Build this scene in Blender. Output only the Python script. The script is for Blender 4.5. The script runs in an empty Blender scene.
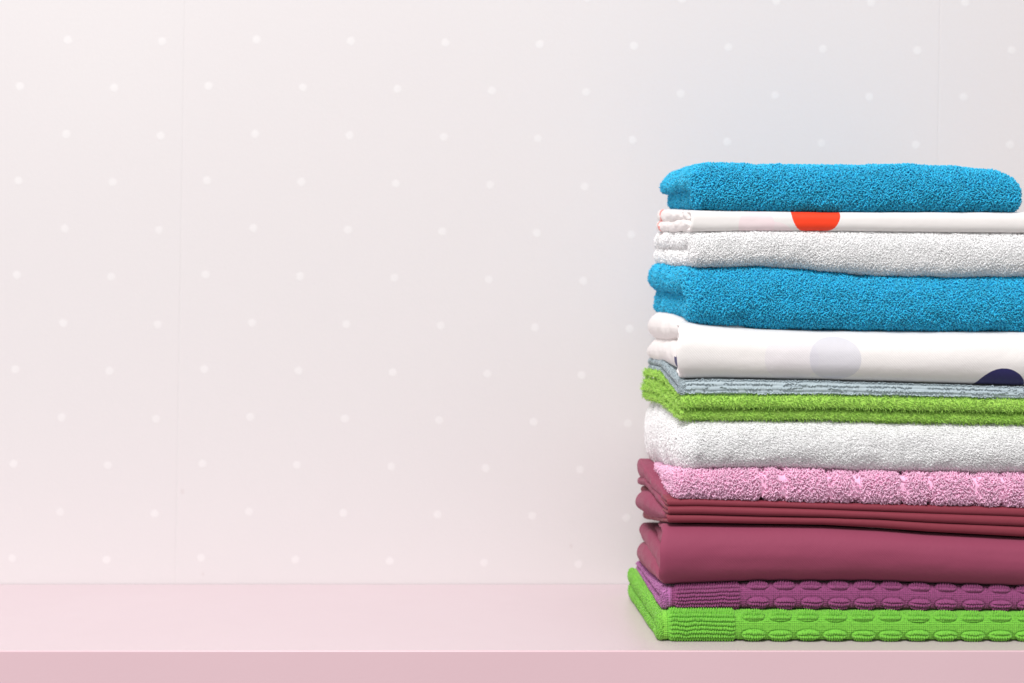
import bpy, math
import numpy as np
PI = math.pi
rng = np.random.default_rng(7)
scene = bpy.context.scene
COL = scene.collection
ix = np.interp

# ------------------------------------------------------------------ numpy noise
_lat = np.random.default_rng(3).random((64, 64, 64))
def noise3(x, y, z):
    x, y, z = np.broadcast_arrays(x, y, z)
    xi, yi, zi = np.floor(x).astype(int), np.floor(y).astype(int), np.floor(z).astype(int)
    fx, fy, fz = x - xi, y - yi, z - zi
    fx, fy, fz = [f * f * (3 - 2 * f) for f in (fx, fy, fz)]
    r = 0
    for a in (0, 1):
        for b in (0, 1):
            for c in (0, 1):
                r = r + _lat[(xi + a) & 63, (yi + b) & 63, (zi + c) & 63] * \
                    (fx if a else 1 - fx) * (fy if b else 1 - fy) * (fz if c else 1 - fz)
    return r * 2 - 1
def fbm(x, y, z, o=3):
    r, a, f = 0, 1, 1
    for i in range(o):
        r = r + a * noise3(x * f + 11.3 * i, y * f + 5.1 * i, z * f + 7.7 * i); a *= .5; f *= 2.03
    return r

# ------------------------------------------------------------------ materials
def srgb(r, g, b):
    f = lambda c: (c / 255 / 12.92) if c / 255 < .04045 else ((c / 255 + .055) / 1.055) ** 2.4
    return (f(r), f(g), f(b), 1)
class NT:
    def __init__(s, name):
        s.m = bpy.data.materials.new(name); s.m.use_nodes = True
        s.t = s.m.node_tree; s.n = s.t.nodes; s.l = s.t.links
        s.b = s.n['Principled BSDF']
    def new(s, typ, **kw):
        n = s.n.new(typ)
        for k, v in kw.items(): setattr(n, k, v)
        return n
    def put(s, sock, v):
        if isinstance(v, bpy.types.NodeSocket): s.l.new(v, sock)
        elif v is not None: sock.default_value = v
    def math(s, op, a, b=None, c=None, clamp=False):
        n = s.new('ShaderNodeMath', operation=op, use_clamp=clamp)
        s.put(n.inputs[0], a); s.put(n.inputs[1], b)
        if c is not None: s.put(n.inputs[2], c)
        return n.outputs[0]
    def mix(s, f, a, b):
        n = s.new('ShaderNodeMix', data_type='RGBA')
        s.put(n.inputs[0], f); s.put(n.inputs[6], a); s.put(n.inputs[7], b)
        return n.outputs[2]
    def noise(s, scale, detail=2, vec=None, rough=.5):
        n = s.new('ShaderNodeTexNoise'); n.inputs['Scale'].default_value = scale
        n.inputs['Detail'].default_value = detail; n.inputs['Roughness'].default_value = rough
        if vec is None:
            vec = s.new('ShaderNodeTexCoord').outputs['Object']
        s.l.new(vec, n.inputs['Vector'])
        return n.outputs['Fac']
    def bump(s, h, dist, strength=1.0):
        n = s.new('ShaderNodeBump'); n.inputs['Distance'].default_value = dist
        n.inputs['Strength'].default_value = strength
        s.l.new(h, n.inputs['Height']); s.l.new(n.outputs[0], s.b.inputs['Normal'])

def scale_col(c, k):
    return (min(c[0] * k, 1), min(c[1] * k, 1), min(c[2] * k, 1), 1)

def terry_mat(name, col, var=.18, sheen=.25, tint=None, sub=0.0, lit_hem=None):
    t = NT(name)
    g = t.new('ShaderNodeNewGeometry')
    r = g.outputs['Random Per Island']
    c = t.mix(r, scale_col(col, 1 - var), scale_col(col, 1 + var))
    if tint:
        c = t.mix(t.math('MULTIPLY', t.noise(60, 2), .35), c, tint)
    if lit_hem:      # side light painted in: the flat selvage on the left gets a paler colour
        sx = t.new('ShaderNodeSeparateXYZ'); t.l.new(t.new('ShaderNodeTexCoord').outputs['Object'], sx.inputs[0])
        c = t.mix(t.math('MULTIPLY_ADD', t.math('SUBTRACT', lit_hem[0], sx.outputs[0]), 350, .5, clamp=True), c, lit_hem[1])
    t.put(t.b.inputs['Base Color'], c)
    t.b.inputs['Roughness'].default_value = .85
    t.b.inputs['Specular IOR Level'].default_value = .25
    t.b.inputs['Sheen Weight'].default_value = sheen
    t.b.inputs['Sheen Roughness'].default_value = .5
    if sub:
        t.b.inputs['Subsurface Weight'].default_value = sub
        t.b.inputs['Subsurface Radius'].default_value = (.004, .003, .003)
        t.b.inputs['Subsurface Scale'].default_value = .5
    return t.m

def sheet_mat(name, col, rough=.6, sheen=.1, spots=None, weave=1.0, spec=.3):
    """plain woven cloth; spots = [(u, v, radius, colour, strength)] in metres on the cloth UV"""
    t = NT(name)
    uv = t.new('ShaderNodeUVMap', uv_map='uv').outputs[0]
    sp = t.new('ShaderNodeSeparateXYZ'); t.l.new(uv, sp.inputs[0])
    u, v = sp.outputs[0], sp.outputs[1]
    c = t.mix(t.math('MULTIPLY', t.noise(25, 3), .5), col, scale_col(col, .94))
    c = t.mix(t.noise(1100, 2), scale_col(c_ := col, .93), c)
    for (su, sv, r, sc, k) in (spots or []):
        du = t.math('SUBTRACT', u, su); dv = t.math('SUBTRACT', v, sv)
        d = t.math('SQRT', t.math('ADD', t.math('MULTIPLY', du, du), t.math('MULTIPLY', dv, dv)))
        d = t.math('ADD', d, t.math('MULTIPLY', t.math('SUBTRACT', t.noise(900, 1), .5), .0009))
        m = t.math('MULTIPLY', t.math('MULTIPLY_ADD', t.math('SUBTRACT', r, d), 1600, .5, clamp=True), k)
        c = t.mix(m, c, sc)
    t.put(t.b.inputs['Base Color'], c)
    t.b.inputs['Roughness'].default_value = rough
    t.b.inputs['Specular IOR Level'].default_value = spec
    t.b.inputs['Sheen Weight'].default_value = sheen
    # woven threads
    k = 2 * PI / .0026
    w = t.math('MULTIPLY', t.math('SINE', t.math('MULTIPLY', u, k)), t.math('SINE', t.math('MULTIPLY', v, k)))
    t.put(t.b.inputs['Base Color'], t.mix(t.math('MULTIPLY_ADD', w, .5, .5), scale_col(col, 1) if False else c, t.mix(.04, c, (0, 0, 0, 1))))
    h = t.math('ADD', t.math('MULTIPLY', w, .12), t.math('ADD', t.noise(140, 3), t.math('MULTIPLY', t.noise(1400, 2), .25)))
    t.bump(h, .0007 * weave, .7)
    return t.m

M = {}
XF0 = lambda px: (px - 512) * .001
M['green']  = terry_mat('green_terry', srgb(114, 184, 62), .2, .2, lit_hem=(XF0(666), srgb(132, 200, 72)))
M['purple'] = terry_mat('purple_terry', srgb(138, 66, 112), .22, .25, lit_hem=(XF0(671), srgb(180, 110, 166)))
M['lime']   = terry_mat('lime_terry', srgb(154, 202, 80), .24, .2, tint=srgb(204, 228, 128))
M['white']  = terry_mat('white_terry', srgb(255, 253, 254), .02, .4, sub=0.0)
M['white2'] = terry_mat('white_terry_soft', srgb(255, 253, 254), .02, .4)
M['blue']   = terry_mat('blue_terry', srgb(38, 182, 222), .24, .22)
M['pink']   = terry_mat('pink_terry', srgb(238, 188, 216), .16, .2)
M['grey']   = terry_mat('blue_grey_terry', srgb(172, 185, 191), .18, .2)
plum = srgb(144, 64, 90)
M['plum']   = sheet_mat('plum_satin', plum, .7, .06, weave=.8, spec=.22)
M['plum2']  = sheet_mat('plum_cotton', srgb(134, 54, 68), .6, .04, weave=.8, spec=.2)
Wc = srgb(236, 230, 228)

# ------------------------------------------------------------------ helpers
def tag(o, label=None, cat=None, group=None, kind=None):
    if label: o['label'] = label
    if cat: o['category'] = cat
    if group: o['group'] = group
    if kind: o['kind'] = kind
    return o
def empty(name, loc, label, cat, group=None):
    o = bpy.data.objects.new(name, None); COL.objects.link(o)
    o.location = loc; o.empty_display_size = .02
    return tag(o, label, cat, group)
def mesh_obj(name, parts, mat, parent=None, smooth=True):
    """parts: list of (verts, quads, uv or None)"""
    V, Q, U = [], [], []
    off = 0
    for v, q, uv in parts:
        V.append(v); Q.append(q + off); off += len(v)
        U.append(uv if uv is not None else np.zeros((len(v), 2)))
    V = np.concatenate(V).astype(np.float32); Q = np.concatenate(Q).astype(np.int32); U = np.concatenate(U)
    me = bpy.data.meshes.new(name)
    me.vertices.add(len(V)); me.vertices.foreach_set('co', V.ravel())
    me.loops.add(Q.size); me.loops.foreach_set('vertex_index', Q.ravel())
    me.polygons.add(len(Q))
    me.polygons.foreach_set('loop_start', np.arange(0, Q.size, 4, dtype=np.int32))
    me.polygons.foreach_set('loop_total', np.full(len(Q), 4, dtype=np.int32))
    me.polygons.foreach_set('use_smooth', np.full(len(Q), smooth))
    uvl = me.uv_layers.new(name='uv')
    uvl.data.foreach_set('uv', U[Q.ravel()].astype(np.float32).ravel())
    me.update(calc_edges=True); me.validate()
    me.materials.append(mat)
    o = bpy.data.objects.new(name, me); COL.objects.link(o)
    if parent is not None:
        o.parent = parent
        o.matrix_parent_inverse = __import__('mathutils').Matrix.Translation(-parent.location)
    return o

# ------------------------------------------------------------------ stack layout
# the front of the stack is the plane y = 0, one pixel of the photograph is one millimetre there
XF = lambda px: (px - 512) * .001
ZF = lambda py: (640 - py) * .001
def PB(px, py, y):                                  # a point seen at px, py at depth y
    s = (1.24 + y) / 1.24
    return (px - 512) * .001 * s, .32 - (py - 320) * .001 * s
# height of the top of every layer: front profile (px -> py) and the back-left height
IFACE = [
    ([(660, 640), (1024, 640)], .000),
    ([(657, 612), (672, 610), (735, 610), (1024, 612)], .034),
    ([(660, 588), (690, 587), (735, 585), (760, 584), (880, 584), (930, 586), (1024, 589)], .042),
    ([(665, 523), (700, 523), (824, 525), (880, 528), (930, 532), (1024, 537)], .090),
    ([(665, 499), (700, 499), (824, 503), (950, 506), (1024, 508)], .146),
    ([(680, 472), (700, 471), (770, 469), (850, 472), (1024, 475)], .155),
    ([(680, 421), (824, 421), (900, 423), (1024, 425)], .231),
    ([(680, 396), (824, 396), (1024, 400)], .262),
    ([(680, 381), (720, 380), (824, 382), (930, 385), (1024, 388)], .275),
    ([(688, 323), (720, 326), (760, 329), (824, 331), (930, 332), (1024, 332)], .327),
    ([(680, 267), (760, 265), (800, 267), (824, 270), (880, 275), (940, 276), (1024, 276)], .3845),
    ([(690, 232), (740, 231), (824, 231), (1024, 233)], .420),
    ([(690, 210), (750, 211), (824, 212), (1024, 212)], .447),
    ([(688, 172), (700, 165), (712, 163), (740, 165), (824, 166), (900, 165), (960, 167), (1000, 171), (1020, 180)], .482),
]
def iface(i, X, Y):
    pts, zb = IFACE[i]
    xs = [XF(p[0]) for p in pts]; zs = [ZF(p[1]) for p in pts]
    front = ix(X, xs, zs)
    left = zs[0]
    t = np.clip(Y / .19, -0.1, 1.15)
    if i in (6, 7, 8): t = ix(Y, [-.02, 0, .02, .11, .19], [-.1, 0, .12, 1.05, 1.0])
    # the whole layer rises or sinks towards the back as it does along its left side
    return front + (zb - left) * t + .0008 * noise3(X * 9 + i * 3.3, Y * 12, i * 1.7) * np.clip(t * 3, 0, 1) * (i > 0)

class Sheet:
    """A folded ribbon of cloth: loop of points in (y, w), swept along x, w mapped between two heights."""
    def __init__(s, lo, hi, w0=0, w1=1, tau=None, slab=False, y0=0., y1=.2, xl=((0, .17), (.19, .17)), xr=.545,
                 bulge=.5, power=2.4, rl=None, rr=None, step=.0012, fstep=.0012, disp=None, xnoise=.001, seed=0,
                 cstep=.004, xdense=None, xbulge=0.0, wsk=0.0):
        fb = lambda f: (lambda X, Y, i=f: iface(i, X, Y)) if isinstance(f, int) else f
        s.lo, s.hi = fb(lo), fb(hi)
        W = w1 - w0
        if tau is None: tau = W / 2
        xlf = lambda Y: ix(Y, [p[0] for p in xl], [p[1] for p in xl])
        xm = xl[0][1] + .1
        H = float(s.hi(np.array(xm), np.array(.02)) - s.lo(np.array(xm), np.array(.02)))
        if slab: H = float(np.max(s.hi(np.full(20, xm), np.linspace(y0, y1, 20)) - s.lo(np.full(20, xm), np.linspace(y0, y1, 20))))
        th = tau * H
        P, C, tagl = [], [], []          # outer points, centre points, kind
        def add(p, c, k): P.append(p); C.append(c); tagl.append(k)
        def sup(a, e): return np.sign(a) * abs(a) ** (2 / e)
        if not slab:
            b = max(bulge * W * H, th * 1.0)
            wm, Ro, Rc, Ri = (w0 + w1) / 2, W / 2, W / 2 - tau / 2, max(W / 2 - tau, .02 * W)
            yc = y0 + b; bc, bi = max(b - th / 2, .0006), max(b - th, .0003)
            ns = max(4, int((y1 - yc) / cstep))
            for y in np.linspace(y1, yc, ns, endpoint=False): add((y, w1), (y, w1 - tau / 2), 0)
            na = max(10, int((W * H + b * 2) * .9 / fstep))
            A = np.linspace(PI / 2, -PI / 2, na)
            for a in A:
                add((yc - b * sup(math.cos(a), power), wm + Ro * sup(math.sin(a), power)),
                    (yc - bc * sup(math.cos(a), power), wm + Rc * sup(math.sin(a), power)), 1)
            for y in np.linspace(yc, y1, ns + 1)[1:]: add((y, w0), (y, w0 + tau / 2), 0)
            for a in np.linspace(-PI / 2, PI / 2, 7)[1:-1]: add((y1 + th / 2 * math.cos(a), w0 + tau / 2 + tau / 2 * math.sin(a)), (y1, w0 + tau / 2), 2)
            for y in np.linspace(y1, yc, ns + 1)[:-1]: add((y, w0 + tau), (y, w0 + tau / 2), 3)
            nb = max(8, na // 3)
            for a in np.linspace(-PI / 2, PI / 2, nb):
                add((yc - bi * sup(math.cos(a), power), wm + Ri * sup(math.sin(a), power)),
                    (yc - bc * sup(math.cos(a), power), wm + Rc * sup(math.sin(a), power)), 3)
            for y in np.linspace(yc, y1, ns + 1)[1:]: add((y, w1 - tau), (y, w1 - tau / 2), 3)
            for a in np.linspace(-PI / 2, PI / 2, 7)[1:-1]: add((y1 + th / 2 * math.cos(a), w1 - tau / 2 + tau / 2 * math.sin(a)), (y1, w1 - tau / 2), 2)
        else:
            wm = (w0 + w1) / 2; b = H * bulge; e_ = 2 if bulge == .5 else power
            yc = y0 + b
            ns = max(6, int((y1 - yc) / cstep))
            for y in np.linspace(y1, yc, ns, endpoint=False): add((y, w1), (y, wm), 0)
            for a in np.linspace(PI / 2, -PI / 2, 12 if bulge == .5 else 50): add((yc - b * sup(math.cos(a), e_), wm + W / 2 * sup(math.sin(a), e_)), (yc, wm), 1)
            for y in np.linspace(yc, y1, ns + 1)[1:]: add((y, w0), (y, wm), 0)
            for a in np.linspace(-PI / 2, PI / 2, 9)[1:-1]: add((y1 + b * math.cos(a), wm + W / 2 * math.sin(a)), (y1, wm), 2)
            th = H
        P, C = np.array(P), np.array(C); s.kind = np.array(tagl)
        rl = th * .5 if rl is None else rl; rr = th * .5 if rr is None else rr
        L = xr - xl[0][1]
        ph = np.linspace(0, 1, 10) * PI / 2
        dl = rl * (1 - np.cos(ph)); dr = rr * (1 - np.cos(ph))
        if xdense: mid = np.concatenate([np.arange(rl, xdense, step), np.arange(max(xdense, rl), L - rr, step * 2.5)])
        else: mid = np.arange(rl + step, L - rr, step)
        d = np.concatenate([dl, mid[(mid > rl + step * .3) & (mid < L - rr - step * .3)], L - dr[::-1]])
        prof = np.ones_like(d)
        m = d < rl; prof[m] = np.sqrt(np.clip(1 - (1 - d[m] / rl) ** 2, 0, 1))
        m = d > L - rr; prof[m] = np.sqrt(np.clip(1 - (1 - (L - d[m]) / rr) ** 2, 0, 1))
        prof[0] = 0; prof[-1] = 0
        yy = C[:, None, 0] + (P[:, None, 0] - C[:, None, 0]) * prof[None]
        ww = C[:, None, 1] + (P[:, None, 1] - C[:, None, 1]) * prof[None]
        XL = xlf(yy) + xnoise * fbm(yy * 60, ww * 1.5, seed * 3.1 + 0 * yy) + wsk / (1 + np.exp((ww - (w0 + w1) / 2) * 30)) * np.clip(yy / .03, 0, 1)
        X = XL + d[None] * (xr - XL) / L
        X = X - xbulge * np.sin(np.clip(ww, 0, 1) * PI) * np.exp(-d[None] / .02)
        lo_, hi_ = s.lo(X, yy), s.hi(X, yy)
        Z = lo_ + (hi_ - lo_) * ww
        # arc length around the loop, measured from the middle of the front
        mj = len(d) // 2
        seg = np.hypot(np.diff(yy[:, mj]), np.diff(Z[:, mj])); arc = np.concatenate([[0], np.cumsum(seg)])
        f = np.where(s.kind == 1)[0]; fm = f[len(f) // 2]
        arc = arc[fm] - arc               # grows upwards, 0 at the middle of the front
        G = np.stack([X, yy, Z], -1)
        s.G, s.d, s.arc, s.L, s.rl, s.rr, s.ww, s.th, s.y1, s.H = G, d, arc, L, rl, rr, ww, th, y1, H
        N = s.normals()
        if disp is not None:
            h = disp(X, arc[:, None] + 0 * X, yy, ww, d[None] + 0 * X)
            h = h * np.clip(d / .004, 0, 1)[None] * np.clip((L - d) / .004, 0, 1)[None]
            s.G = G + N * h[..., None]
            s.N = s.normals()
        else: s.N = N
    def normals(s):
        G = s.G
        du = np.roll(G, -1, 0) - np.roll(G, 1, 0)
        dx = np.empty_like(G); dx[:, 1:-1] = G[:, 2:] - G[:, :-2]; dx[:, 0] = G[:, 1] - G[:, 0]; dx[:, -1] = G[:, -1] - G[:, -2]
        N = np.cross(du, dx); N[:, 0] = N[:, 1]; N[:, -1] = N[:, -2]; N /= np.maximum(np.linalg.norm(N, axis=-1, keepdims=True), 1e-12)
        f = np.where(s.kind == 1)[0]; fm = f[len(f) // 2]
        if N[fm, N.shape[1] // 2, 1] > 0 and True: N = -N
        return N
    def part(s):
        n, m = s.G.shape[:2]
        I = np.arange(n * m).reshape(n, m)
        a, b = I, np.roll(I, -1, 0)
        q = np.stack([a[:, :-1], a[:, 1:], b[:, 1:], b[:, :-1]], -1).reshape(-1, 4)
        du = np.roll(s.G, -1, 0) - s.G
        # keep faces pointing outward
        f = np.where(s.kind == 1)[0]; fm = f[len(f) // 2]; mm = m // 2
        c = np.cross(s.G[fm, mm + 1] - s.G[fm, mm], s.G[fm + 1, mm] - s.G[fm, mm])
        if np.dot(c, s.N[fm, mm]) < 0: q = q[:, ::-1]
        # end caps (thin slit at both ends)
        uv = np.stack([s.G[..., 0], s.arc[:, None] + 0 * s.G[..., 0]], -1).reshape(-1, 2)
        return (s.G.reshape(-1, 3), q, uv)
    def scatter(s, dens, top=False, mod=None, left=True, front=True, right=True):
        """positions and normals of pile tufts on the parts that can be seen"""
        G, N = s.G, s.N
        A = np.linalg.norm(np.cross(np.roll(G, -1, 0)[:, :-1] - G[:, :-1], G[:, 1:] - G[:, :-1]), axis=-1)
        k = s.kind[:, None]; d = s.d[None, :-1]
        seen = np.zeros_like(A, bool)
        if front: seen |= (k == 1) & (k == 1)
        if left: seen |= (d < s.rl + .0015) & (k != 2) & ((k != 3) | (d < s.rl * .97))
        if right: seen |= (d > s.L - s.rr - .002) & (k != 2)
        if top: seen |= (k == 0) & (s.ww[:, :-1] > .6) & (G[:, :-1, 1] < .2)
        wgt = A * seen
        wgt = wgt.ravel(); cs = np.cumsum(wgt); n = int(cs[-1] * dens)
        ids = np.searchsorted(cs, (np.arange(n) + rng.random(n)) / n * cs[-1]).clip(0, wgt.size - 1)
        m1 = G.shape[1] - 1
        i, j = ids // m1, ids % m1; i2 = (i + 1) % G.shape[0]
        a, b = rng.random((2, n, 1))
        p = (G[i, j] * (1 - a) + G[i2, j] * a) * (1 - b) + (G[i, j + 1] * (1 - a) + G[i2, j + 1] * a) * b
        nn = N[i, j]
        arc = s.arc[i]; w = s.ww[i, j]; dd = s.d[j]
        if mod is not None:
            keep = rng.random(n) < mod(p, arc, w, dd)
            p, nn, arc = p[keep], nn[keep], arc[keep]
        return p, nn, arc

def tufts(p, n, kind='loop', h=.0024, wd=.002, r=.0005, lean=(0, 0, 0), lean_k=.4, sides=4, seg=5, jit=.35, sink=.0003, tdir=None, wob=.22):
    """bent little tubes standing on p along n"""
    m = len(p)
    n = n + np.array(lean)[None] * lean_k + rng.normal(0, wob, (m, 3)); n /= np.linalg.norm(n, axis=1, keepdims=True)
    t = rng.normal(0, 1, (m, 3))
    if tdir is not None: t = t * .35 + np.array(tdir)[None]
    t -= n * np.sum(t * n, 1, keepdims=True); t /= np.linalg.norm(t, axis=1, keepdims=True)
    b = np.cross(n, t)
    sc = 1 + jit * (rng.random((m, 1)) * 2 - 1); sw = 1 + jit * (rng.random((m, 1)) * 2 - 1); tw = rng.normal(0, .35, (m, 1))
    u = np.linspace(0, 1, seg)
    pts = []
    for k in range(seg):
        if kind == 'loop':
            a = PI * u[k]
            cx = -math.cos(a) * wd / 2 * sw; cz = math.sin(a) * h * sc - sink; cb = math.sin(a * 2) * wd * .25 * tw * 2 + 0 * sc
        else:
            a = u[k]
            cx = (a ** 1.6) * wd * sw; cz = a * h * sc * (1 - .25 * a) - sink; cb = (a * a) * wd * tw
        pts.append(p + t * cx + n * cz + b * cb)
    pts = np.stack(pts, 1)                                  # m, seg, 3
    tan = np.gradient(pts, axis=1); tan /= np.maximum(np.linalg.norm(tan, axis=2, keepdims=True), 1e-12)
    s1 = b[:, None] - tan * np.sum(b[:, None] * tan, 2, keepdims=True); s1 /= np.maximum(np.linalg.norm(s1, axis=2, keepdims=True), 1e-12)
    s2 = np.cross(tan, s1)
    rad = np.full(seg, r)
    if kind == 'hair': rad = r * np.linspace(1, .45, seg)
    ring = []
    for q in range(sides):
        a = 2 * PI * q / sides
        ring.append(pts + (s1 * math.cos(a) + s2 * math.sin(a)) * rad[None, :, None])
    R = np.stack(ring, 2)                                   # m, seg, sides, 3
    V = R.reshape(-1, 3)
    base = (np.arange(m) * seg * sides)[:, None, None, None]
    kk = (np.arange(seg - 1) * sides)[None, :, None, None]
    q = np.arange(sides); q2 = (q + 1) % sides
    f = np.stack([q, q2, q2 + sides, q + sides], -1)[None, None]
    Q = (base + kk + f).reshape(-1, 4)
    return (V, Q, None)

def knots(s, X, V, **kw):
    """rows of woven knots at given X and arc positions on the front of a sheet"""
    f = np.where(s.kind == 1)[0]; arc = s.arc[f][::-1]; fr = f[::-1]
    j = np.searchsorted(s.G[f[len(f) // 2], :, 0], X).clip(1, s.G.shape[1] - 2)
    i = fr[np.searchsorted(arc, V).clip(0, len(arc) - 1)]
    ok = (V > arc[0]) & (V < arc[-1]); i, j = i[ok], j[ok]
    p = s.G[i, j] + rng.normal(0, .00012, (len(i), 3)); n = s.N[i, j]
    return tufts(p, n, **kw)
def pattern(px0, px1, period, phase, rows, arcmax, rp=.0037, cp=.0021):
    P = []
    for r in np.arange(-arcmax, arcmax, rp):
        x = np.arange(XF(px0) + .001, XF(px1) - .0008, cp); k = r * 1000
        P.append(np.stack([x + .0003 * noise3(x * 200, k + 0 * x, 0 * x) + (.5 * cp if int(round(r / rp)) % 2 else 0), r + .0007 * noise3(x * 90, k * .7 + 0 * x, 0 * x)], 1))
    n0 = int((px1 - phase) / 1000 / period)
    for k in range(n0, n0 + 14):
        cx = XF(phase) + k * period
        if cx < XF(px1) + .006: continue
        for (v, rx, rv) in rows:
            nr = 3
            for q in range(nr):
                vv = (q - (nr - 1) / 2) * rv * .68
                hw = rx * max(.2, 1 - (abs(vv) / rv) ** 2.2) ** .5
                x = np.arange(-hw + .0008, hw - .0005, .0021) + rng.normal(0, .0001)
                P.append(np.stack([cx + x, v + vv + .0002 * noise3(x * 150 + k, q + 0 * x, v * 500 + 0 * x)], 1))
    P = np.concatenate(P)
    return P[:, 0], P[:, 1]
# ------------------------------------------------------------------ 1, 2: sculpted towels
def sculpt(px0, px1, period, phase, rows, H):
    X0, X1 = XF(px0), XF(px1)
    def f(X, arc, y, w, d):
        wob = noise3(X * 900, arc * 900, 0 * X)
        base = .00022 * (np.sin(2 * PI * X / .0021) + np.sin(2 * PI * arc / .0021)) * np.clip((.40 - d) / .01, 0, 1)
        # ribbed end band
        band = 1 / (1 + np.exp(-(X - X0) / .0006)) / (1 + np.exp((X - X1) / .0006))
        row = arc / .0039 + .16 * noise3(X * 110, 0 * X, 0 * X + px0) + .10 * noise3(X * 330, arc * 150, 0 * X)
        rid = np.abs(np.cos(PI * row)) ** .7
        bead = .5 + .5 * np.sin(2 * PI * (X / .0025 + .5 * (np.floor(row + .5) % 2) + .25 * noise3(X * 150, np.floor(row + .5) * 3.1, 0 * X)))
        hb = -.0004 + .0036 * rid * (.50 + .50 * bead) + .00012 * wob
        # raised oval tufts
        k = np.floor((X - XF(phase)) / period + .5)
        cx = (X - XF(phase)) - k * period
        ho = 0
        for (v, rx, rv) in rows:
            jx = .0008 * noise3(k * 7.7, v * 900 + 0 * k, 0 * k)
            jv = .0006 * noise3(k * 3.3, v * 500 + 0 * k, 2 + 0 * k)
            e = (np.abs(cx - jx) / rx) ** 2.6 + (np.abs(arc - v - jv) / rv) ** 2.3
            dome = np.clip(1 - e, 0, 1) ** .42
            rw = (arc - v) / .0036 + .14 * noise3(X * 200, v * 100 + 0 * X, 0 * X)
            rr_ = np.abs(np.cos(PI * rw)) ** .8
            bd = .5 + .5 * np.sin(2 * PI * (X / .0024 + .5 * (np.floor(rw + .5) % 2) + .3 * noise3(X * 170, np.floor(rw + .5) * 2.3, 0 * X)))
            ho = ho + (dome * (.0008 + .0036 * rr_ * (.50 + .50 * bd)) - .0009 * np.exp(-((e - 1.25) / .3) ** 2))
        after = 1 / (1 + np.exp(-(X - X1 - .003) / .0005))
        endfade = np.clip(d / .004, 0, 1)
        puck = -.0006 * np.exp(-((X - X0 + .0012) / .0015) ** 2) - .0007 * np.exp(-((X - X1 - .0015) / .0018) ** 2)
        return (base + hb * band + ho * after + puck) * endfade * (w * 0 + 1)
    return f
def onfront(f):
    def g(X, arc, y, w, d):
        m = np.clip((.02 - y) / .01, 0, 1)
        return f(X, arc, y, w, d) * m
    return g

G_TOWEL = 'towels folded in the pile'
G_LINEN = 'bed linen folded in the pile'

def woven(lo, hi, label, mat, z, sheet_kw, band, period, phase, rows, arcmax):
    t = empty('towel', (.35, .1, z), label, 'towel', G_TOWEL)
    s = Sheet(lo, hi, step=.00045, fstep=.0004, xdense=.40, disp=onfront(sculpt(band[0], band[1], period, phase, rows, .03)), **sheet_kw)
    p, n, a = s.scatter(6e5, front=False)
    q = s.scatter(2.2e5, left=False, right=False)      # a little lint over the woven front
    mesh_obj('terry_cloth', [s.part(), tufts(p, n, h=.0013, wd=.0014, r=.00036, sides=3, seg=4),
             tufts(q[0], q[1], h=.0006, wd=.0012, r=.00016, sides=3, seg=4, wob=.5)], mat, t)
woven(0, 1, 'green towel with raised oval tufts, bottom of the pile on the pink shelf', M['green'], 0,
      dict(w0=.02, w1=.985, tau=.47, y0=-.009, y1=.19, xl=((-.009, .1445), (.03, .1435), (.19, .134)), xr=.540, bulge=.40, power=2.8, rl=.0035, xnoise=.0005, seed=1),
      (669, 733.5), .0273, 751.5, [(.0132, .0118, .0064), (-.0080, .0115, .0056)], .0175)
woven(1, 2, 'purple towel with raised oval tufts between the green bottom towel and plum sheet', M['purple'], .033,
      dict(w0=.02, w1=.99, tau=.42, y0=.001, y1=.185, xl=((0, .150), (.03, .1485), (.185, .1435)), xr=.535, bulge=.42, power=2.6, rl=.0040, xnoise=.0006, seed=2),
      (676, 740), .027, 758.3, [(.0132, .0108, .0052), (-.0066, .0106, .0060)], .0145)

# ------------------------------------------------------------------ lobes: fold ends that swell out on the left
def lobe(pts, seed, rl=None, xr=.21, mat=None, parent=None, name='fold', xb=0):
    """pts: (y, px, py_top, py_bottom) as seen"""
    ys = [q[0] for q in pts]; xs = [PB(q[1], 0, q[0])[0] for q in pts]
    zt = [PB(0, q[2], q[0])[1] for q in pts]; zb = [PB(0, q[3], q[0])[1] for q in pts]
    hi = lambda X, Y: ix(Y, ys, zt) + .0012 * noise3(X * 50, Y * 40, seed + 0 * Y)
    lo = lambda X, Y: ix(Y, ys, zb) + .0012 * noise3(X * 50, Y * 40, seed + 3 + 0 * Y)
    s = Sheet(lo, hi, 0, 1, slab=True, y0=ys[0], y1=ys[-1], xl=tuple(zip(ys, xs)), xr=xr, step=.0015, cstep=.003,
              rl=rl, xnoise=.0012, seed=seed, xbulge=xb)
    return s

def sagg(amp, seed, sc=1.0):
    def f(X, arc, y, w, d):
        return amp * (fbm(X * 14 * sc, arc * 22 * sc, seed + 0 * X, 3) + .35 * noise3(X * 8, arc * 120, seed + 5 + 0 * X)) * np.sin(PI * np.clip(w, 0, 1)) ** .8 * np.clip(d / .01, 0, 1)
    return f

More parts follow.
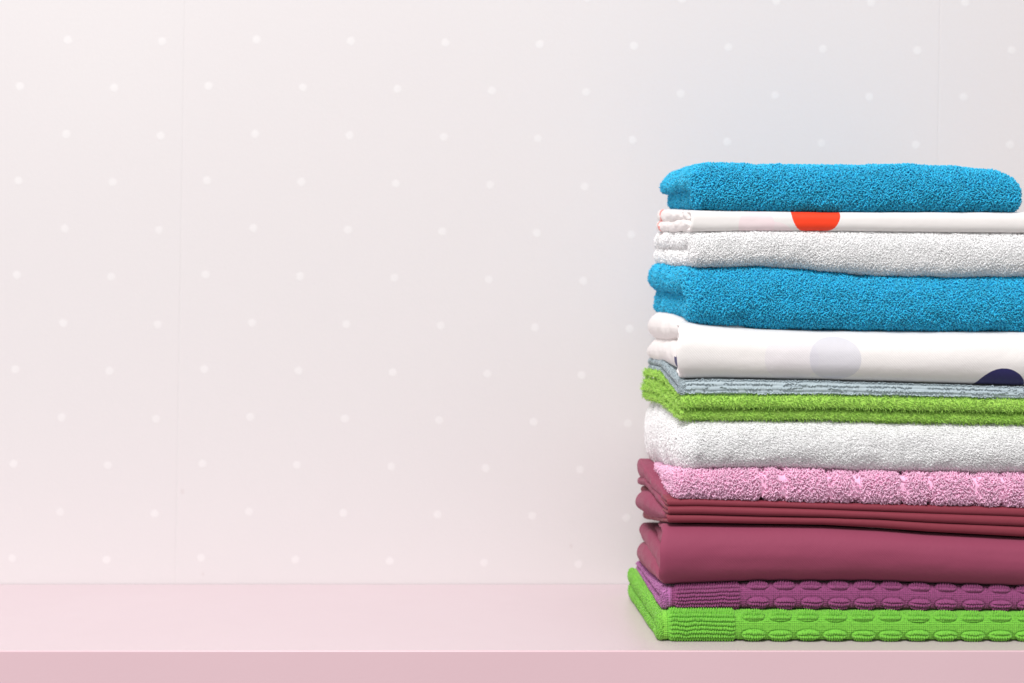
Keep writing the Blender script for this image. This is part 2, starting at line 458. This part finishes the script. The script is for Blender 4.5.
# 3: thick plum satin
t = empty('folded_sheet', (.35, .1, .058), 'thick smooth plum sheet folded once over, resting on the purple towel', 'sheet', G_LINEN)
s = Sheet(2, 3, .01, .99, tau=.10, y0=-.011, y1=.185, xl=((-.011, .1515), (.02, .1525), (.185, .170)), xr=.538, bulge=.55, power=2.0,
          rl=.006, step=.0015, fstep=.001, disp=sagg(.0010, 4), seed=3, xbulge=.005, xnoise=.0032)
mesh_obj('outer_fold', [s.part()], M['plum'], t)
s = Sheet(2, 3, .14, .86, tau=.34, y0=.008, y1=.185, xl=((0, .1545), (.19, .158)), xr=.535, bulge=.4, rl=.006, step=.003, cstep=.003, seed=33)
mesh_obj('inner_fold', [s.part()], M['plum'], t)
s = lobe([(.012, 663, 562, 580), (.06, 656, 545, 570), (.12, 646, 530, 552), (.185, 640, 523, 537)], 3.3, rl=.006)
mesh_obj('side_fold', [s.part()], M['plum'], t)
s = lobe([(.012, 661, 578, 584), (.06, 651, 558, 578), (.12, 641, 544, 570), (.185, 637, 541, 563)], 4.4, rl=.010)
mesh_obj('side_fold', [s.part()], M['plum'], t)

# 4: thin plum linen in three folds
t = empty('folded_pillowcase', (.35, .1, .120), 'thin plum pillowcase in three flat folds, between the plum sheet and pink towel', 'pillowcase', G_LINEN)
for (a0, a1, yy0, xx, sd) in ((.70, .995, .000, .155, 5), (.37, .69, -.001, .1552, 6), (.01, .36, .0005, .1555, 7)):
    s = Sheet(3, 4, a0, a1, tau=(a1 - a0) * .46, y0=yy0, y1=.19, xl=((0, xx), (.05, xx - .001), (.19, .150)), xr=.537, bulge=.5, power=2.1,
              rl=.003, step=.0015, fstep=.0007, disp=sagg(.0004, sd), seed=sd, xnoise=.0015)
    mesh_obj('flat_fold', [s.part()], M['plum2'], t)
for pts, sd, r in (([(.01, 667, 499, 505), (.07, 655, 483, 492), (.13, 644, 467, 480), (.185, 637, 458, 476)], 7.1, .003),
                   ([(.01, 667, 506, 512), (.07, 655, 489, 500), (.13, 644, 477, 487), (.18, 638, 477, 485)], 8.2, .004),
                   ([(.01, 666, 512, 521), (.06, 655, 500, 520), (.11, 643, 490, 518), (.16, 635, 489, 512), (.185, 636, 493, 505)], 9.3, .012)):
    s = lobe(pts, sd, rl=r); mesh_obj('side_fold', [s.part()], M['plum'], t)

# ------------------------------------------------------------------ terry towels
def towel(lo, hi, label, mat, ribbons, dens, tuft, top=False, mod=None):
    zc = ZF(IFACE[lo][0][0][1])
    t = empty('towel', (.35, .1, zc), label, 'towel', G_TOWEL)
    for kw in ribbons:
        kw = dict(kw); nm = kw.pop('name', 'terry_cloth'); extra = kw.pop('tuft', {})
        s = Sheet(lo, hi, **kw)
        p, n, a = s.scatter(kw.get('dens', dens) if False else dens, top=top, mod=mod)
        tk = dict(tuft); tk.update(extra)
        mesh_obj(nm, [s.part(), tufts(p, n, **tk)], mat, t)
    return t
lump = lambda amp, seed, f=1.0: (lambda X, arc, y, w, d: amp * fbm(X * 60 * f, arc * 60 * f, y * 60 * f + seed, 3))

# 5 pink
stripes = [(763, 4), (782, 4.5), (829, 3.5), (856, 5), (903, 4), (930, 3), (976, 5), (1003, 4), (1040, 5)]
def pink_mod(p, arc, w, d):
    k = np.ones(len(p)); px = p[:, 0] * 1000 + 512
    for c, hw in stripes:
        k = np.where(np.abs(px - c + .5 * noise3(arc * 300, 0 * px, c + 0 * px)) < hw, .2, k)
    return k
def pink_disp(X, arc, y, w, d):
    h = .0005 * fbm(X * 90, arc * 90, y * 60, 3); px = X * 1000 + 512
    for c, hw in stripes: h = h - .0015 * np.exp(-((px - c) / hw) ** 4)
    return h
towel(4, 5, 'fluffy pink towel with narrow smooth stripes, under the lower white towel', M['pink'],
      [dict(w0=.01, w1=.99, tau=.48, y0=-.001, y1=.185, xl=((0, .164), (.05, .161), (.185, .160)), xr=.540, bulge=.45, disp=pink_disp, rl=.006, xnoise=.0015, seed=11)],
      3.8e5, dict(h=.0036, wd=.0026, r=.00050, sides=4, seg=5, lean=(0, -.2, -.1), wob=.4), mod=pink_mod)
# 6 white
towel(5, 6, 'thick fluffy white towel lying on the pink towel', M['white'],
      [dict(slab=True, w0=.01, w1=.99, y0=-.002, y1=.19, xl=((0, .172), (.03, .167), (.10, .160), (.19, .1545)), xr=.542, bulge=.40, disp=lump(.0013, 3), rl=.013, xnoise=.002, seed=12)],
      8e5, dict(h=.0022, wd=.0026, r=.00032, sides=3, seg=5, lean=(.6, -.1, -.5), lean_k=.9, wob=.2, tdir=(.8, 0, -.5)))
# 7 lime (two folds)
towel(6, 7, 'bright lime green towel showing two thin folds, on the lower white towel', M['lime'],
      [dict(name='upper_fold', w0=.50, w1=.995, tau=.19, y0=-.001, y1=.19, xl=((0, .1700), (.04, .167), (.19, .152)), xr=.540, bulge=.6, disp=lump(.0004, 4), seed=13, xnoise=.001, rl=.003),
       dict(name='lower_fold', w0=.01, w1=.46, tau=.18, y0=.004, y1=.19, xl=((0, .1690), (.04, .166), (.19, .150)), xr=.541, bulge=.6, disp=lump(.0004, 5), seed=14, xnoise=.001, rl=.003)],
      4.2e5, dict(kind='hair', h=.0034, wd=.0026, r=.00046, sides=4, seg=4, lean=(.8, -.1, .5), lean_k=.9))
# 8 blue grey
def grey_disp(X, arc, y, w, d):
    row = arc / .0042 + .2 * noise3(X * 60, 0 * X, 0 * X)
    seg_ = .5 + .5 * np.clip(3 * np.sin(2 * PI * (X / .011 + .37 * np.floor(row + .5))), -1, 1)
    bead = .5 + .5 * np.sin(2 * PI * (X / .0022 + .3 * noise3(X * 160, np.floor(row + .5) * 3.3, 0 * X)))
    return (.0011 * np.abs(np.cos(PI * row)) * (.45 + .35 * bead + .25 * seg_)) * np.clip(d / .004, 0, 1) * np.clip((.02 - y) / .01, 0, 1)
t = empty('towel', (.35, .1, .244), 'thin blue grey ribbed towel between the lime towel and white dotted sheet', 'towel', G_TOWEL)
s8 = Sheet(7, 8, .02, .98, tau=.40, y0=.001, y1=.19, xl=((0, .1680), (.04, .167), (.19, .1575)), xr=.538, bulge=.5, step=.0006, fstep=.0005,
           xdense=.40, rl=.003, disp=grey_disp, seed=15, xnoise=.0008)
p, n, a = s8.scatter(5.5e5, front=False)
Xk, Vk = [], []
for r_ in np.arange(-.0072, .0073, .0036):
    x_ = np.arange(.172, .53, .0031); x_ = x_[noise3(x_ * 140, r_ * 900 + 0 * x_, 0 * x_) > -.45]
    Xk.append(x_ + .0004 * noise3(x_ * 300, r_ * 1000 + 0 * x_, 0 * x_)); Vk.append(r_ + .0005 * noise3(x_ * 60, r_ * 700 + 0 * x_, 0 * x_))
Xk, Vk = np.concatenate(Xk), np.concatenate(Vk)
mesh_obj('terry_cloth', [s8.part(), tufts(p, n, h=.0014, wd=.0024, r=.00036, sides=3, seg=4, tdir=(1, 0, 0)),
         knots(s8, Xk, Vk, h=.0016, wd=.0024, r=.00062, sides=5, seg=5, jit=.35, tdir=(1, 0, 0), wob=.2)], M['grey'], t)

# 9 white dotted sheet
navy = srgb(38, 34, 92); lil = srgb(198, 196, 208); warm = srgb(250, 236, 240); sand = srgb(240, 234, 214)
M['dot9'] = sheet_mat('white_dotted_cotton', Wc, .6, .1, spots=[(XF(790), -.002, .027, srgb(226, 219, 222), .9), (XF(833), -.001, .0255, lil, .6),
            (XF(925), -.058, .030, sand, .7), (XF(1001), -.0320, .0250, navy, 1), (XF(1076), .02, .026, srgb(230, 60, 40), 1)])
M['plain9'] = sheet_mat('white_cotton_inner', Wc, .6, .1, spots=[(.171, -.035, .0055, navy, 1), (.171, .035, .0055, navy, 1)])
t = empty('folded_sheet', (.35, .1, .258), 'thick white sheet printed with a navy dot and a pale grey dot', 'sheet', G_LINEN)
s = Sheet(8, 9, .01, .99, tau=.11, y0=-.010, y1=.185, xl=((-.01, .1690), (.02, .171), (.185, .185)), xr=.541, bulge=.52, power=2.05,
          rl=.006, step=.0015, fstep=.001, disp=sagg(.0008, 8), seed=16, xbulge=.005, xnoise=.0032)
mesh_obj('outer_fold', [s.part()], M['dot9'], t)
s = Sheet(8, 9, .14, .86, tau=.33, y0=.008, y1=.185, xl=((0, .172), (.19, .176)), xr=.535, bulge=.4, rl=.006, step=.003, cstep=.003, seed=34)
mesh_obj('inner_fold', [s.part()], M['plain9'], t)
M['blank9'] = sheet_mat('white_cotton_blank', Wc, .6, .1)
s = lobe([(.008, 689, 325, 338), (.05, 676, 318, 338), (.10, 661, 314, 341), (.16, 650, 312, 341), (.19, 648, 314, 338)], 5.5, rl=.010, xr=.24)
mesh_obj('side_fold', [s.part()], M['blank9'], t)
s = lobe([(.012, 684, 345, 378), (.05, 674, 341, 370), (.10, 662, 338, 364), (.16, 650, 338, 362), (.19, 647, 342, 360)], 6.6, rl=.009, xr=.23)
mesh_obj('side_fold', [s.part()], M['plain9'], t)

# 10 blue
blue_t = dict(h=.0027, wd=.0025, r=.00050, sides=4, seg=5, lean=(0, -.2, -.4), lean_k=.4)
towel(9, 10, 'thick blue terry towel in the middle of the pile, under a white towel', M['blue'],
      [dict(w0=.015, w1=.985, tau=.48, y0=-.001, y1=.19, xl=((0, .1770), (.04, .172), (.19, .1575)), xr=.543, bulge=.36, disp=lump(.0015, 7), rl=.011, xnoise=.0022, wsk=.007, seed=17)],
      4.0e5, blue_t)
# 11 white
towel(10, 11, 'fluffy white towel between the thick blue towel and the red dotted sheet', M['white2'],
      [dict(w0=.015, w1=.985, tau=.48, y0=.000, y1=.19, xl=((0, .1800), (.04, .177), (.19, .165)), xr=.545, bulge=.42, disp=lump(.0009, 8), rl=.006, xnoise=.0022, seed=18)],
      7.5e5, dict(h=.0024, wd=.0022, r=.00034, sides=3, seg=5, lean=(.2, -.2, -.4), lean_k=.6, wob=.3))
# 12 thin white sheet with red dot
red = srgb(244, 62, 22)
M['dot12'] = sheet_mat('white_red_dot_cotton', Wc, .6, .1, spots=[(XF(757), -.004, .018, srgb(237, 214, 218), .8), (XF(775), -.022, .022, srgb(237, 215, 219), .7),
             (XF(816.5), .0095, .0245, red, 1), (XF(1090), .0, .025, navy, 1)])
M['plain12'] = sheet_mat('white_cotton_thin', Wc, .6, .1, spots=[(.168, -.15, .006, red, .8), (.168, .16, .006, red, .8)])
t = empty('folded_sheet', (.35, .1, .407), 'thin white sheet printed with a red dot, under the topmost towel', 'sheet', G_LINEN)
s = Sheet(11, 12, .01, .99, tau=.2, y0=.001, y1=.19, xl=((0, .1790), (.02, .1785), (.19, .176)), xr=.548, bulge=.42, power=2.3,
          rl=.003, step=.0015, fstep=.0007, disp=sagg(.0005, 9), seed=19)
mesh_obj('outer_fold', [s.part()], M['dot12'], t)
for pts, sd in (([(.012, 689, 212, 221), (.08, 674, 210, 221.5), (.14, 663, 209, 222), (.19, 657, 210, 221.5)], 7.7),
                ([(.012, 688, 219.5, 231), (.08, 673, 220.5, 232), (.14, 661, 221, 232), (.19, 656, 221, 231)], 8.8)):
    s = lobe(pts, sd, rl=.004, xr=.24); mesh_obj('side_fold', [s.part()], M['plain12'], t)
# 13 top blue
towel(12, 13, 'blue terry towel on top of the pile, narrower than the sheet below', M['blue'],
      [dict(w0=.02, w1=.985, tau=.48, y0=.000, y1=.185, xl=((0, .1800), (.04, .178), (.10, .176), (.185, .172)), xr=.510, bulge=.42, disp=lump(.0014, 9), rl=.009, rr=.007, xnoise=.002, wsk=.009, seed=20)],
      4.0e5, blue_t, top=True)

# ------------------------------------------------------------------ shelf and wall
def bevel_box(name, x0, x1, y0, y1, z0, z1, mat, bev):
    import bmesh
    bm = bmesh.new(); bmesh.ops.create_cube(bm, size=1)
    for v in bm.verts: v.co = ((x0 + x1) / 2 + v.co.x * (x1 - x0), (y0 + y1) / 2 + v.co.y * (y1 - y0), (z0 + z1) / 2 + v.co.z * (z1 - z0))
    if bev: bmesh.ops.bevel(bm, geom=bm.edges[:], offset=bev, segments=4, affect='EDGES', profile=.5)
    me = bpy.data.meshes.new(name); bm.to_mesh(me); bm.free(); me.materials.append(mat)
    for p in me.polygons: p.use_smooth = True
    o = bpy.data.objects.new(name, me); COL.objects.link(o)
    return o
def lacquer(name, c1, c2):
    t = NT(name)
    t.put(t.b.inputs['Base Color'], t.mix(t.noise(6, 3), c1, c2))
    t.b.inputs['Roughness'].default_value = .5; t.b.inputs['Specular IOR Level'].default_value = .3
    t.b.inputs['Coat Weight'].default_value = .6; t.b.inputs['Coat IOR'].default_value = 1.6
    t.put(t.b.inputs['Coat Roughness'], t.math('MULTIPLY_ADD', t.noise(30, 4), .16, .28))
    h = t.math('ADD', t.noise(350, 2), t.math('MULTIPLY', t.noise(45, 3), 1.5))
    t.bump(h, .00010, .5)
    return t.m
shelf = bevel_box('shelf', -1.1, 1.3, -.0390, .262, -.055, 0.0, lacquer('pink_lacquer', srgb(208, 190, 195), srgb(205, 186, 191)), .0006)
for p in shelf.data.polygons: p.use_smooth = len(p.vertices) == 4 and p.area < .01
tag(shelf, 'long pale pink lacquered shelf board carrying the pile of folded textiles', 'shelf')
band = bevel_box('edge_band', -1.1, 1.3, -.0418, -.0391, -.0552, .0003, lacquer('pink_edge_lacquer', srgb(219, 185, 193), srgb(216, 181, 189)), .0012)
for p in band.data.polygons: p.use_smooth = len(p.vertices) == 4 and p.area < .002
band.parent = shelf
band['label'] = 'deeper pink front edge of the shelf'

WY = .263; K = (1.24 + WY) / 1.24 * .001
t = NT('dotted_wallpaper')
oc = t.new('ShaderNodeTexCoord').outputs['Object']
sp = t.new('ShaderNodeSeparateXYZ'); t.l.new(oc, sp.inputs[0])
# pattern coordinates in units of one dot spacing; origin at one of the dots, turned by about a degree
ox, oz = (256.7 - 512) * K, .32 - (39.8 - 320) * K
dx = t.math('SUBTRACT', sp.outputs[0], ox); dz = t.math('SUBTRACT', sp.outputs[2], oz)
ang = .0165; S = 94.4 * K
a = t.math('DIVIDE', t.math('SUBTRACT', t.math('MULTIPLY', dx, math.cos(ang)), t.math('MULTIPLY', dz, math.sin(ang))), S)
b = t.math('DIVIDE', t.math('ADD', t.math('MULTIPLY', dz, math.cos(ang)), t.math('MULTIPLY', dx, math.sin(ang))), S)
SEAM_L, SEAM_R = -.765, 7.235
isl = t.math('LESS_THAN', a, SEAM_L); isr = t.math('GREATER_THAN', a, SEAM_R)
b2 = t.math('ADD', t.math('SUBTRACT', b, t.math('MULTIPLY', isl, -.036)), t.math('MULTIPLY', isr, -.017))
def dist(oa, ob):
    fa = t.math('SUBTRACT', t.math('FRACT', t.math('ADD', a, .5 + oa)), .5)
    fb = t.math('SUBTRACT', t.math('FRACT', t.math('ADD', b2, .5 + ob)), .5)
    return t.math('SQRT', t.math('ADD', t.math('MULTIPLY', fa, fa), t.math('MULTIPLY', fb, fb)))
dd = t.math('MINIMUM', dist(0, 0), dist(.5, .5))
dd = t.math('ADD', dd, t.math('MULTIPLY', t.math('SUBTRACT', t.noise(260, 2), .5), .022))
dot = t.math('MULTIPLY_ADD', t.math('SUBTRACT', .041, dd), 42, .5, clamp=True)
dotk = t.math('MULTIPLY', dot, t.math('MULTIPLY_ADD', t.noise(9, 1), .6, .62, clamp=True))
# fine woven emboss of the paper
k = 2 * PI / .0021
wv = t.math('ADD', t.math('SINE', t.math('MULTIPLY', sp.outputs[0], k)), t.math('SINE', t.math('MULTIPLY', sp.outputs[2], k * 1.1)))
mot = t.noise(3.2, 4); mot2 = t.noise(240, 3)
c = t.mix(mot, srgb(218, 213, 213), srgb(214, 208, 209))
c = t.mix(t.math('MULTIPLY', mot2, .5), c, srgb(214, 207, 209))
seam = t.math('MINIMUM', t.math('ABSOLUTE', t.math('SUBTRACT', a, SEAM_L)), t.math('ABSOLUTE', t.math('SUBTRACT', a, SEAM_R)))
sm = t.math('MULTIPLY_ADD', t.math('SUBTRACT', .007, seam), 250, .5, clamp=True)
c = t.mix(t.math('MULTIPLY', sm, .09), c, srgb(212, 206, 207))
c = t.mix(t.math('MULTIPLY', dotk, .21), c, srgb(250, 249, 249))
# small marks on the paper
for mx, my, mr in ((182.5, 491.5, 2.2), (571, 546, 2.0), (203, 574, 1.6)):
    qx = t.math('SUBTRACT', sp.outputs[0], (mx - 512) * K); qz = t.math('SUBTRACT', sp.outputs[2], .32 - (my - 320) * K)
    q = t.math('SQRT', t.math('ADD', t.math('MULTIPLY', qx, qx), t.math('MULTIPLY', t.math('MULTIPLY', qz, qz), .5)))
    c = t.mix(t.math('MULTIPLY', t.math('MULTIPLY_ADD', t.math('SUBTRACT', mr * K, q), 700, .2, clamp=True), .35), c, srgb(200, 188, 188))
t.put(t.b.inputs['Base Color'], c)
t.b.inputs['Roughness'].default_value = .62
t.b.inputs['Specular IOR Level'].default_value = .3
h = t.math('ADD', t.math('ADD', t.math('MULTIPLY', wv, .12), mot2), t.math('ADD', t.math('MULTIPLY', dot, 1.2), t.math('MULTIPLY', sm, -1.5)))
t.bump(h, .00022, .5)
wall = bevel_box('wall', -3.0, 3.2, WY, WY + .12, -1.2, 2.6, t.m, 0)
for p in wall.data.polygons: p.use_smooth = False
tag(wall, kind='structure')

# ------------------------------------------------------------------ camera, lamps, world
cam = bpy.data.cameras.new('camera'); co = bpy.data.objects.new('camera', cam); COL.objects.link(co)
co.location = (0, -1.24, .32); co.rotation_euler = (PI / 2, 0, 0)
cam.sensor_width = 36; cam.lens = 36 * 1240 / 1024; cam.shift_y = -(341.5 - 320) / 1024
cam.clip_start = .05; cam.clip_end = 50
cam.dof.use_dof = True; cam.dof.focus_distance = 1.245; cam.dof.aperture_fstop = 4.0
scene.camera = co

def area(name, loc, target, size, power, col=(1, 1, 1)):
    from mathutils import Vector
    l = bpy.data.lights.new(name, 'AREA'); l.shape = 'RECTANGLE'; l.size, l.size_y = size; l.energy = power; l.color = col
    o = bpy.data.objects.new(name, l); COL.objects.link(o); o.location = loc
    o.rotation_euler = (Vector(target) - Vector(loc)).to_track_quat('-Z', 'Y').to_euler()
    return o
area('key_softbox', (-1.0, -3.1, 4.2), (.15, .1, .25), (1.6, 1.6), 296, (1, .992, .982))
area('side_softbox', (-5.5, -2.2, 1.3), (.1, .1, .3), (2.2, 2.2), 72, (1, 1, 1))

w = bpy.data.worlds.new('World'); scene.world = w; w.use_nodes = True
w.node_tree.nodes['Background'].inputs[0].default_value = (1, .997, .99, 1)
w.node_tree.nodes['Background'].inputs[1].default_value = .42
scene.view_settings.view_transform = 'Standard'; scene.view_settings.look = 'None'
scene.view_settings.exposure = 0; scene.view_settings.gamma = 1
scene.render.engine = 'CYCLES'
scene.cycles.caustics_reflective = False; scene.cycles.max_bounces = 8; scene.cycles.diffuse_bounces = 8
